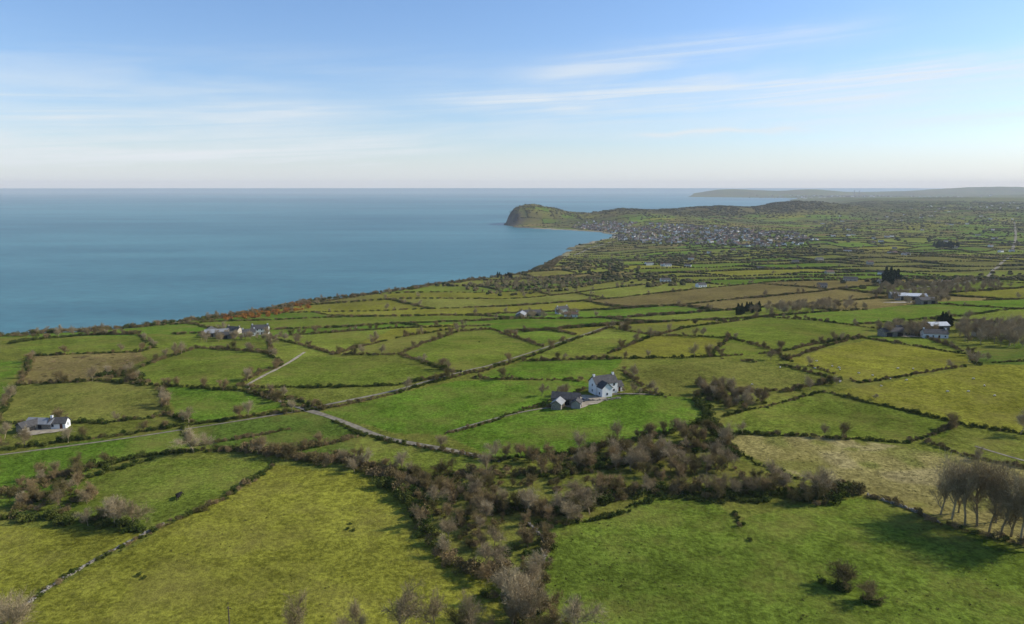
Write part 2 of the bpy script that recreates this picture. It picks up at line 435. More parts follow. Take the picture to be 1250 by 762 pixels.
def leaf_cloud(name, seed, n, ctrs, leaf, mat, elong=1.0):
    g = np.random.default_rng(seed)
    ctrs = np.array(ctrs)
    k = g.integers(0, len(ctrs), n)
    d = g.normal(size=(n, 3)); d /= np.linalg.norm(d, axis=1)[:, None]
    rad = g.uniform(.4, 1.12, n) ** .6
    P = ctrs[k, :3] + d * (ctrs[k, 3] * rad)[:, None] * np.array([1, 1, .85])
    P[:, 2] = np.abs(P[:, 2])
    a = g.normal(size=(n, 3)); a /= np.linalg.norm(a, axis=1)[:, None]
    bb = (np.cross(a, d + g.normal(size=(n, 3)) * .7) if elong == 1 else d + g.normal(size=(n, 3)) * .6); bb /= np.linalg.norm(bb, axis=1)[:, None] + 1e-6
    s = (leaf * g.uniform(.5, 1.5, n))[:, None]
    V = np.stack([P - a * s / elong, P + a * s / elong, P + bb * s * 1.1 * elong], 1).reshape(-1, 3)
    Fc = np.arange(n * 3)
    return proto(name, mesh_np(name, V, Fc, 3, [mat]))

def bushctr(seed, n, R=1.0, h=1.0):
    g = random.Random(seed)
    return [(g.uniform(-.6, .6) * R, g.uniform(-.6, .6) * R, g.uniform(.3, .9) * h, g.uniform(.35, .7) * R) for _ in range(n)]

bushB = [leaf_cloud("thorn_bush_%d" % i, 60 + i, 650, bushctr(i, 6, 1.2, 1.3), .13, M_brown, 1.7) for i in range(3)]
bushG = [leaf_cloud("green_bush_%d" % i, 80 + i, 650, bushctr(10 + i, 6, 1.2, 1.2), .13, M_green) for i in range(2)]
gorse = leaf_cloud("gorse_%d" % 0, 90, 500, bushctr(22, 6, 1.2, .9), .14, M_gorse)
con = leaf_cloud("conifer", 95, 2600, [(0, 0, .6 + i * .85, max(.35, 2.3 - i * .21)) for i in range(10)] + [(math.cos(i * 2.4) * 1.4, math.sin(i * 2.4) * 1.4, 1 + i * .5, .9) for i in range(10)], .28, M_conif)
trees = [make_tree("bare_tree_%d" % i, 100 + i, 10, [1, 1.2, .9, 1.1][i], .02) for i in range(4)]
tall = [make_tree("tall_tree_%d" % i, 200 + i, 20, .75, .03, up=.2, first=.6) for i in range(3)]
thorn = [make_tree("thorn_tree_%d" % i, 300 + i, 6, 1.25, .02, mat=M_brown, twn=2) for i in range(3)]
def lump(name, seed, mat):
    import bmesh
    bm = bmesh.new(); bmesh.ops.create_icosphere(bm, subdivisions=2, radius=1)
    g = random.Random(seed)
    for v in bm.verts:
        k = g.uniform(.65, 1.25); v.co = Vector((v.co.x * k, v.co.y * k, max(-.3, v.co.z * k) + .5))
    me = bpy.data.meshes.new(name); bm.to_mesh(me); bm.free(); me.materials.append(mat); return proto(name, me)
lumps = [lump("hedge_lump_%d" % i, i, M_hedge) for i in range(3)]
rush = leaf_cloud("rush", 97, 60, [(0, 0, .2, .35), (.3, .2, .15, .25)], .12, M_rush)

def scatter(name, pr, pts, scl, rot):
    if len(pts) == 0: return
    me = bpy.data.meshes.new(name); me.vertices.add(len(pts)); me.vertices.foreach_set('co', np.asarray(pts, np.float32).ravel())
    a = me.attributes.new("scl", 'FLOAT_VECTOR', 'POINT'); a.data.foreach_set('vector', np.asarray(scl, np.float32).ravel())
    a = me.attributes.new("rot", 'FLOAT_VECTOR', 'POINT'); a.data.foreach_set('vector', np.asarray(rot, np.float32).ravel())
    o = link(bpy.data.objects.new(name, me))
    ng = bpy.data.node_groups.new(name, 'GeometryNodeTree')
    ng.interface.new_socket(name="Geometry", in_out='INPUT', socket_type='NodeSocketGeometry')
    ng.interface.new_socket(name="Geometry", in_out='OUTPUT', socket_type='NodeSocketGeometry')
    gi = ng.nodes.new('NodeGroupInput'); go = ng.nodes.new('NodeGroupOutput')
    ip = ng.nodes.new('GeometryNodeInstanceOnPoints'); oi = ng.nodes.new('GeometryNodeObjectInfo')
    oi.inputs['Object'].default_value = pr; oi.inputs['As Instance'].default_value = True
    for an, sk in (("scl", 'Scale'), ("rot", 'Rotation')):
        na_ = ng.nodes.new('GeometryNodeInputNamedAttribute'); na_.data_type = 'FLOAT_VECTOR'; na_.inputs['Name'].default_value = an
        ng.links.new(na_.outputs['Attribute'], ip.inputs[sk])
    ng.links.new(gi.outputs[0], ip.inputs['Points']); ng.links.new(oi.outputs['Geometry'], ip.inputs['Instance']); ng.links.new(ip.outputs[0], go.inputs[0])
    md = o.modifiers.new("scatter", 'NODES'); md.node_group = ng
    return o

class Bag:
    def __init__(s): s.p = []; s.s = []; s.r = []
    def add(s, x, y, sc, rz=None):
        s.p.append((x, y)); s.s.append(sc if hasattr(sc, '__len__') else (sc, sc, sc)); s.r.append((0, 0, random.uniform(0, 6.28) if rz is None else rz))
    def flush(s, name, protos):
        if not s.p: return
        P = np.array(s.p); z = height(P[:, 0], P[:, 1]) - .1
        P = np.column_stack([P, z]); S = np.array(s.s); Rr = np.array(s.r)
        k = rng.integers(0, len(protos), len(P))
        for i, pr in enumerate(protos):
            scatter(name, pr, P[k == i], S[k == i], Rr[k == i])
bag_b, bag_g, bag_t, bag_th, bag_l, bag_c, bag_r, bag_go = [Bag() for _ in range(8)]

# ------------------------------------------------------------------ hedgerows (near, traced)
HD = [
 ([(-250, 640), (0, 604), (60, 590), (130, 567), (190, 556), (260, 550), (345, 556), (430, 562), (500, 580)], 1.35, 2.4, .12, .03),
 ([(345, 556), (430, 570), (480, 592), (500, 612), (512, 640), (535, 672), (570, 695), (612, 712)], 1.55, 3.4, .14, .0),
 ([(612, 700), (640, 740), (650, 800)], 1.3, 2.4, .10, .0),
 ([(500, 585), (560, 604), (620, 622), (690, 625), (750, 606), (820, 600), (900, 604), (1000, 606), (1050, 600)], 1.35, 4.2, .18, .04),
 ([(560, 580), (640, 578), (720, 575), (800, 560), (860, 545), (885, 530)], 1.2, 3.4, .12, .3),
 ([(335, 565), (320, 582), (260, 615), (200, 644), (120, 684), (60, 720), (0, 764)], .95, 1.1, .015, .05),
 ([(-200, 640), (0, 632), (60, 634), (120, 640), (180, 650)], 1.4, 2.6, .10, .05),
 ([(30, 618), (100, 586), (190, 560)], 1.1, 1.6, .06, .2),
 ([(-200, 575), (0, 551), (120, 535), (240, 517), (390, 500)], 1.0, 1.3, .06, .1),
 ([(235, 545), (330, 530), (400, 512)], .9, 1.1, .03, .3),
 ([(220, 523), (235, 545)], .9, 1, .01, .3),
 ([(400, 510), (440, 530), (480, 541), (540, 552), (612, 564)], .85, 1.1, .03, .2),
 ([(345, 556), (390, 545), (440, 532)], 1.1, 1.5, .06, .15),
 ([(545, 530), (600, 514), (650, 498), (722, 474)], .75, .8, .01, .1),
 ([(395, 500), (480, 482), (545, 463), (590, 452), (650, 434), (700, 415), (742, 400)], .9, 1.1, .03, .15),
 ([(545, 460), (480, 470), (400, 473), (312, 474), (290, 470)], 1.0, 1.1, .03, .03),
 ([(485, 432), (520, 444), (550, 455), (575, 455)], 1.1, 1.2, .02, .0),
 ([(578, 462), (640, 464), (712, 465)], .9, 1, .02, .05),
 ([(640, 441), (762, 438), (866, 436), (950, 431)], 1.0, 1.3, .04, .08),
 ([(405, 433), (485, 433), (560, 405), (600, 402), (665, 424)], 1.0, 1.3, .04, .08),
 ([(405, 433), (500, 410), (556, 401)], 1.0, 1.3, .04, .08),
 ([(330, 412), (405, 432)], .9, 1.1, .03, .15),
 ([(200, 473), (205, 506), (240, 516)], 1.2, 1.3, .04, .03),
 ([(20, 470), (120, 465), (205, 472), (300, 478), (350, 497), (395, 500)], 1.1, 1.4, .06, .08),
 ([(300, 476), (360, 488), (400, 500)], 1.2, 1.9, .07, .1),
 ([(290, 470), (345, 446), (330, 431), (240, 425), (150, 457), (130, 465)], 1.05, 1.3, .05, .08),
 ([(25, 468), (40, 435), (170, 430), (190, 424)], 1.05, 1.3, .05, .08),
 ([(-5, 517), (10, 490), (25, 468)], 1.1, 1.3, .05, .08),
 ([(-200, 530), (-5, 517), (130, 517), (205, 506)], 1.1, 1.4, .08, .08),
 ([(120, 460), (145, 455), (175, 468)], 1.3, 3, .1, .1),
 ([(190, 425), (170, 409)], .9, 1.1, .03, .15),
 ([(330, 430), (330, 412), (420, 405), (480, 401), (600, 398)], 1.0, 1.3, .045, .08),
 ([(742, 432), (800, 410), (850, 398), (930, 387)], 1.0, 1.3, .045, .08),
 ([(742, 400), (800, 410), (892, 413), (950, 430), (1050, 412)], 1.0, 1.3, .045, .08),
 ([(930, 387), (1000, 392), (1060, 400), (1130, 412), (1185, 432), (1190, 446)], 1.05, 1.3, .055, .05),
 ([(862, 436), (890, 414)], 1.0, 1.2, .03, .1),
 ([(960, 440), (1050, 412), (1062, 414), (1180, 433)], .9, 1.1, .03, .1),
 ([(950, 431), (960, 440), (1050, 468), (1185, 446), (1260, 440)], .7, .9, .02, .25),
 ([(760, 452), (795, 482)], 1, 1.1, .02, .1),
 ([(880, 438), (960, 448), (1025, 466)], .85, 1.1, .02, .25),
 ([(795, 482), (850, 486), (870, 476), (960, 478), (1020, 466)], 1.1, 1.8, .06, .08),
 ([(885, 508), (1005, 478), (1100, 500), (1180, 520), (1300, 537)], .75, .9, .01, .1),
 ([(888, 530), (1000, 533), (1100, 540), (1170, 520)], .8, 1, .02, .1),
 ([(1130, 540), (1180, 558), (1260, 574), (1400, 592)], .8, .9, .02, .1),
 ([(890, 545), (920, 565), (985, 588)], .9, 1.1, .015, .05),
 ([(1060, 606), (1110, 622), (1150, 640), (1260, 668), (1400, 720)], 1.0, 1.5, .02, .1),
 ([(850, 487), (866, 512), (885, 540), (900, 560)], 1.3, 2.4, .08, .05),
 ([(600, 562), (700, 553), (800, 533), (862, 512)], 1.05, 1.6, .06, .1),
 ([(930, 612), (880, 612), (800, 608), (740, 632), (662, 644)], .9, 1.5, .02, .2),
 ([(895, 625), (905, 645)], .7, 1.2, .0, .1),
 ([(662, 642), (668, 668), (660, 700), (645, 730)], 1.0, 1.4, .06, .15),
 ([(1020, 735), (1060, 752), (1090, 762)], .5, .4, .0, .6),
 ([(640, 500), (660, 497), (690, 499)], .8, .7, .02, .2),
 ([(10, 420), (60, 413), (110, 409), (170, 408)], 1.4, 4, .14, .0),
 ([(240, 392), (310, 384), (375, 371), (440, 362)], 1.2, 3.0, .05, .0),
]
def walk(P, step):
    P = np.asarray(P); out = []
    for i in range(len(P) - 1):
        a, b_ = P[i], P[i + 1]; L = np.hypot(*(b_ - a)); n = max(1, int(L / step))
        for j in range(n):
            out.append((a + (b_ - a) * (j / n), (b_ - a) / (L + 1e-9)))
    return out
for pts, s, hw, td, gap in HD:
    P = [ground_at(*p) for p in pts]
    step = 1.3 * s if P[0][1] < 600 else 1.9 * s
    ph = random.uniform(0, 99)
    dens = max(1, int(round(hw / 1.5)))
    wob = 0
    for (q, d) in walk(P, step):
        nv = np.array([-d[1], d[0]])
        wob = wob * .93 + random.gauss(0, .2)
        gn = vn1(q[0] + ph, q[1], 14, 77)
        if gn < gap * .9: continue
        for _ in range(dens):
            o = nv * (random.gauss(0, hw * .45) + wob)
            ss = s * random.uniform(.45, 1.2) * (.7 + .6 * gn)
            bag = bag_g if (vn1(q[0], q[1] + ph, 25, 78) + random.uniform(-.25, .25)) > .53 else bag_b
            bag.add(q[0] + o[0], q[1] + o[1], (ss, ss, ss * random.uniform(.7, 1.3)))
        if random.random() < td * step:
            o = nv * random.gauss(0, hw * .5)
            if random.random() < .6: bag_th.add(q[0] + o[0], q[1] + o[1], random.uniform(.5, 1.2))
            else: bag_t.add(q[0] + o[0], q[1] + o[1], random.uniform(.4, .95))

def poly_scatter(poly, n, fn):
    P = np.array([ground_at(*p) for p in poly])
    x0, y0 = P.min(0); x1, y1 = P.max(0); c = 0
    while c < n:
        xs = rng.uniform(x0, x1, 400); ys = rng.uniform(y0, y1, 400)
        ok = inpoly(xs, ys, P)
        for x, y in zip(xs[ok], ys[ok]):
            if c >= n: break
            c += 1; fn(float(x), float(y))
def scrub(x, y):
    g = vn1(x, y, 9, 61)
    if g < .42: return
    s = random.uniform(.4, 1.3)
    t = random.random()
    if t < .38: bag_b.add(x, y, s)
    elif t < .64: bag_g.add(x, y, s * .9)
    elif t < .9: bag_th.add(x, y, random.uniform(.5, 1.15))
    else: bag_t.add(x, y, random.uniform(.45, .85))
poly_scatter([(470, 578), (560, 578), (640, 585), (700, 590), (740, 585), (760, 610), (700, 636), (655, 645), (640, 700), (600, 705), (530, 665), (500, 620)], 260, scrub)
poly_scatter([(690, 560), (760, 540), (860, 515), (890, 545), (900, 575), (1000, 592), (1050, 606), (1000, 618), (900, 612), (800, 604), (740, 600)], 260, scrub)
poly_scatter([(590, 560), (700, 556), (740, 560), (700, 585), (610, 580)], 50, scrub)
poly_scatter([(850, 470), (900, 480), (940, 495), (890, 508), (860, 500)], 130, scrub)
poly_scatter([(560, 740), (640, 700), (660, 720), (700, 770), (690, 800), (560, 800)], 60, scrub)
poly_scatter([(-20, 600), (120, 568), (90, 600), (20, 618)], 50, scrub)
poly_scatter([(0, 618), (100, 600), (170, 640), (20, 636)], 70, scrub)
poly_scatter([(40, 436), (165, 431), (172, 440), (130, 462), (30, 464)], 40, lambda x, y: bag_b.add(x, y, (random.uniform(.8, 1.8), random.uniform(.8, 1.8), .3)))
poly_scatter([(255, 389), (375, 367), (380, 376), (280, 392)], 200, lambda x, y: bag_go.add(x, y, random.uniform(1.4, 2.8)))
for i in range(3, 17):
    a, b_ = coast[i], coast[i + 1]
    L = np.hypot(*(b_ - a)); d = (b_ - a) / L; nv = np.array([-d[1], d[0]])
    for j in range(int(L / 1.8)):
        q = a + d * random.uniform(0, L) + nv * random.uniform(-12, 10)
        s = random.uniform(.8, 2.6) * (1.25 if L > 200 else 1)
        (bag_b if random.random() < .7 else bag_g).add(q[0], q[1], (s * 1.2, s * 1.2, s))
        if random.random() < .08: bag_t.add(q[0], q[1], random.uniform(.35, .8))
poly_scatter([(670, 650), (800, 612), (1050, 615), (1240, 690), (1240, 762), (680, 762)], 420, lambda x, y: (vn1(x, y, 22, 66) > .5) and bag_r.add(x, y, random.uniform(.3, .8)))
poly_scatter([(340, 575), (480, 595), (510, 650), (600, 715), (560, 762), (100, 762), (200, 650)], 170, lambda x, y: (vn1(x, y, 14, 66) > .6) and bag_r.add(x, y, random.uniform(.3, .8)))
poly_scatter([(900, 535), (1100, 548), (1250, 580), (1250, 655), (1060, 603)], 330, lambda x, y: bag_r.add(x, y, (random.uniform(.4, 1.5), random.uniform(.4, 1.5), random.uniform(.25, .5))))
for c in [(428, 640), (432, 648), (424, 646), (170, 703), (176, 706), (585, 418), (915, 660)]:
    x, y = ground_at(*c); bag_g.add(x, y, random.uniform(.4, .65))

# ------------------------------------------------------------------ distant patchwork hedges
def unwarp(X, Y):
    x, y = X.copy(), Y.copy()
    for _ in range(6):
        wx, wy = warp(x, y); x = X - wx; y = Y - wy
    return x, y
PX = []; PY = []
for r in range(-20, 100):
    v = r * ROWW
    u = np.arange(-3500, 9000, 4.5)
    seg = np.floor(u / 120); keep = hsh(seg, float(r), 15) > .1
    PX.append(u[keep]); PY.append(np.full(keep.sum(), v))
    L = float(rowlen(float(r))); off = float(rowoff(float(r)))
    for c in np.arange(-20, 80):
        uu = c * L - off
        if hsh(float(r), float(c), 19) < .1: continue
        vv = np.arange(v, v + ROWW, 4.5)
        PX.append(np.full(len(vv), uu)); PY.append(vv)
U = np.concatenate(PX); V_ = np.concatenate(PY)
X = U * ca - V_ * sa; Y = U * sa + V_ * ca
X, Y = unwarp(X, Y)
m = (Y > 450) & (Y < 7500) & (np.abs(X) < Y * .85 + 80)
X, Y = X[m], Y[m]
m = ~inpoly(X, Y, zone); X, Y = X[m], Y[m]
sd = coast_sd(X, Y); m = sd > 12; X, Y = X[m], Y[m]
keep = (Y < 2600) | (rng.random(len(X)) < .5); X, Y = X[keep], Y[keep]
X = X + rng.normal(0, .9, len(X)); Y = Y + rng.normal(0, .9, len(X))
hs = .6 + 1.1 * vnoise(X, Y, 70, 91) ** 1.7 + rng.uniform(0, .5, len(X))
n = len(X)
cl = Y < 1000
for x, y, s in zip(X[cl], Y[cl], hs[cl]):
    for dx in (-1.1, 1.1):
        (bag_b if random.random() < .5 else bag_g).add(x + dx, y + random.uniform(-1.2, 1.2), (s * 1.4, s * 1.4, s * .95))
fx, fy, fs = X[~cl], Y[~cl], hs[~cl]
bag_l.p = [tuple(q) for q in np.column_stack([fx, fy])]
bag_l.s = [tuple(q) for q in np.column_stack([fs * 2.6, fs * 2.2, fs * 1.6])]
bag_l.r = [(0, 0, q) for q in rng.uniform(0, 6.28, len(fx))]
tr = rng.random(n) < (.03 + .11 * smooth(.5, .85, vnoise(X, Y, 320, 93)))
for x, y in zip(X[tr], Y[tr]):
    if y < 2200: bag_t.add(x, y, random.uniform(.4, 1.0))
    else: bag_l.add(x, y, (random.uniform(3, 7), random.uniform(3, 6), random.uniform(2.5, 5)))
def wood(poly, n, kind, sc):
    def f_(x, y):
        s = random.uniform(.7, 1.3) * sc
        if kind == 'c': bag_c.add(x, y, s)
        elif kind == 't': bag_t.add(x, y, s)
        else: bag_l.add(x, y, (s, s, s * .7))
    poly_scatter(poly, n, f_)
wood([(560, 352), (620, 340), (700, 338), (740, 345), (690, 356), (600, 362)], 150, 't', .75)
wood([(560, 352), (620, 340), (700, 338), (740, 345), (690, 356), (600, 362)], 200, 'l', 2.8)
wood([(604, 338), (626, 338), (630, 341), (606, 342)], 24, 'c', 1.0)
wood([(1078, 345), (1098, 343), (1098, 348), (1080, 349)], 12, 'c', 2.0)
wood([(1080, 350), (1180, 345), (1240, 352), (1180, 362), (1060, 362)], 150, 't', .9)
wood([(1140, 300), (1170, 299), (1172, 303), (1140, 304)], 40, 'c', 1.6)
wood([(760, 312), (900, 306), (1000, 300), (1080, 308), (960, 318), (800, 322)], 240, 'l', 4.2)
wood([(680, 325), (730, 318), (790, 330), (860, 345), (800, 352), (730, 338)], 220, 'l', 3.8)
wood([(1000, 262), (1250, 248), (1250, 292), (1020, 300)], 500, 'l', 5.5)
wood([(950, 375), (1010, 372), (1060, 378), (940, 386), (900, 384)], 70, 't', .85)
wood([(900, 380), (930, 378), (925, 384), (900, 385)], 16, 'c', .9)
wood([(1140, 395), (1160, 393), (1165, 400), (1142, 400)], 10, 'c', .8)
wood([(1160, 402), (1250, 400), (1250, 425), (1180, 420)], 60, 't', 1)
wood([(1070, 402), (1130, 398), (1160, 412), (1080, 412)], 30, 't', .8)
wood([(1080, 362), (1150, 360), (1170, 372), (1100, 374)], 36, 't', .9)
wood([(240, 412), (330, 408), (350, 415), (250, 418)], 40, 't', .6)
wood([(630, 384), (700, 380), (710, 388), (640, 391)], 30, 't', .65)
wood([(1020, 345), (1200, 335), (1250, 330), (1250, 345), (1050, 355)], 110, 'l', 3.6)
wood([(660, 479), (700, 484), (680, 492), (660, 488)], 6, 't', .5)
wood([(752, 478), (800, 478), (800, 482), (755, 483)], 5, 't', .5)
for _ in range(3600):
    i = random.randrange(3); t = random.random()
    a, b_ = RIDGE[i], RIDGE[i + 1]
    x = a[0] + (b_[0] - a[0]) * t + random.gauss(0, 170); y = a[1] + (b_[1] - a[1]) * t + random.gauss(-60, 170)
    s = random.uniform(4, 8)
    if vn1(x, y, 140, 71) > .34: bag_l.add(x, y, (s, s, s * .55))
for _ in range(420):
    x = random.uniform(-60, 420); y = random.uniform(3900, 4320)
    if coast_sd(np.array([x]), np.array([y]))[0] > 25 and vn1(x, y, 70, 73) > .45:
        s = random.uniform(3, 7); bag_l.add(x, y, (s, s, s * .5))

# ------------------------------------------------------------------ individually named trees
def put_tree(pr, u, v, h, base=10., name="bare_tree", rot=None, wide=1.0):
    x, y = ground_at(u, v)
    o = link(bpy.data.objects.new(name, pr.data)); s = h / base
    o.location = (x, y, hz(x, y) - .15); o.scale = (s * wide, s * wide, s); o.rotation_euler = (0, 0, random.uniform(0, 6.28) if rot is None else rot)
for u, v, h, w in [(238, 552, 9.5, 1.25), (162, 643, 9, 1.1), (250, 549, 7, 1.2), (362, 779, 11, .9), (486, 782, 13, .95), (532, 776, 11, .9), (578, 779, 10, .9), (625, 764, 14, .85),
                (645, 752, 13, .9), (655, 769, 12, .9), (697, 779, 11, .9), (612, 730, 8, 1.1), (770, 575, 8, 1.2), (828, 532, 7.5, 1.1), (868, 560, 8, 1.1), (1006, 612, 10, 1.1), (920, 607, 7, 1.2),
                (955, 600, 6.5, 1.2), (536, 548, 6, 1.3), (990, 476, 7, 1.1), (940, 440, 6.5, 1.2), (1182, 442, 7.5, 1.0), (1022, 470, 5, 1.2), (1245, 530, 11, 1.0), (866, 431, 6, 1.1),
                (780, 410, 6, 1.1), (690, 640, 8, 1.5), (720, 628, 8, 1.4), (705, 610, 8, 1.3), (640, 625, 7, 1.4), (575, 608, 7, 1.3), (548, 660, 7, 1.4), (590, 690, 7, 1.3), (5, 536, 7, 1.1), (75, 607, 6, 1.2), (20, 779, 12, 1.1), (-5, 774, 11, 1.1), (1068, 488, 3, 1.3), (1205, 440, 5, 1.1), (440, 776, 8, 1.0)]:
    put_tree(random.choice(trees), u, v, h, wide=w)
for u, v, h in [(1148, 628, 17), (1162, 634, 19), (1178, 641, 20), (1193, 642, 21), (1207, 650, 20), (1221, 656, 20), (1234, 655, 19), (1246, 664, 20), (1260, 666, 20), (1274, 672, 21), (1170, 626, 16), (1216, 638, 18)]:
    put_tree(random.choice(tall), u, v, h, 20., "tall_bare_tree", wide=.95)
for u, v, h in [(1022, 716, 6.8), (1030, 719, 5.8), (1056, 735, 5.2)]:
    put_tree(random.choice(thorn), u, v, h, 6., "hawthorn_tree", wide=1.2)
    x, y = ground_at(u, v)
    for _ in range(6): bag_g.add(x + random.gauss(0, 1), y + random.gauss(0, 1), random.uniform(.6, 1.3))

# ------------------------------------------------------------------ lanes and yards
def ribbon_obj(name, pts, width, mat, lift=.12, world=False):
    P = np.array(pts if world else [ground_at(*p) for p in pts])
    W = walk(P, 3.0); W.append((P[-1], W[-1][1]))
    C = np.array([w[0] for w in W])
    for _ in range(6):
        C[1:-1] = (C[:-2] + C[1:-1] * 2 + C[2:]) / 4
    T = np.gradient(C, axis=0); T /= np.linalg.norm(T, axis=1)[:, None] + 1e-9
    Nn = np.stack([-T[:, 1], T[:, 0]], 1)
    vs = []
    jit = (vnoise(C[:, 0], C[:, 1], 8, 99) - .5) * .5
    for k_ in [-1, -.5, 0, .5, 1]:
        q = C + Nn * (width / 2 * k_ * (1 + jit))[:, None]
        vs.append(np.column_stack([q, height(q[:, 0], q[:, 1]) + lift]))
    n = len(C); V = np.concatenate(vs); fcs = []
    for k_ in range(4):
        for i in range(n - 1): fcs.append((k_ * n + i, k_ * n + i + 1, (k_ + 1) * n + i + 1, (k_ + 1) * n + i))
    link(bpy.data.objects.new(name, mesh_py(name, V, fcs, [mat])))
ribbon_obj("country_lane", [(372, 500), (400, 508), (435, 521), (462, 534), (500, 541), (545, 549), (612, 563)], 2.8, M_lane)
ribbon_obj("country_lane", [(372, 500), (400, 494), (480, 478), (545, 459), (592, 448), (650, 430), (740, 399), (770, 394)], 1.8, M_lane)
ribbon_obj("country_lane", [(-150, 572), (0, 556), (120, 540), (240, 522), (372, 501)], 1.3, M_lane)
ribbon_obj("farm_track", [(372, 500), (330, 486), (296, 473), (330, 455), (356, 441), (372, 430)], 1.8, M_gravel)
ribbon_obj("farm_drive", [(545, 528), (600, 512), (650, 500), (700, 495), (722, 486)], 1.1, M_lane)
ribbon_obj("farm_drive", [(722, 484), (762, 480), (800, 482)], 1.6, M_lane)
ribbon_obj("distant_road", [(1236, 305), (1240, 290), (1238, 270)], 7, M_lane, 1.2)
ribbon_obj("distant_road", [(1100, 355), (1180, 345), (1235, 312)], 5, M_lane, .6)
ribbon_obj("coast_road", [(700, 312), (720, 303), (745, 296), (790, 291), (880, 290), (980, 296)], 7, M_lane, .6)
ribbon_obj("wet_track", [(1190, 545), (1225, 556), (1262, 566)], 1.2, M_lane)
def yard(name, u, v, rx, ry, mat, lift=.2):
    x, y = ground_at(u, v); V = [(x, y, hz(x, y) + lift)]; n = 28
    for ring in (.5, 1):
        for i in range(n):
            a = 6.283 * i / n; k = ring * (1 + .18 * math.sin(3 * a + 1) + .07 * math.sin(7 * a)); q = (x + rx * k * math.cos(a), y + ry * k * math.sin(a)); V.append((q[0], q[1], hz(*q) + lift))
    Fc = [(0, 1 + i, 1 + (i + 1) % n) for i in range(n)] + [(1 + i, 1 + n + i, 1 + n + (i + 1) % n, 1 + (i + 1) % n) for i in range(n)]
    link(bpy.data.objects.new(name, mesh_py(name, V, Fc, [mat])))
yard("farmyard", 706, 489, 10, 10, M_gravel)
yard("farmyard", 50, 526, 8, 5, M_gravel)
yard("farmyard", 1120, 409, 16, 8, M_gravel)
yard("farmyard", 1105, 369, 20, 9, M_gravel)

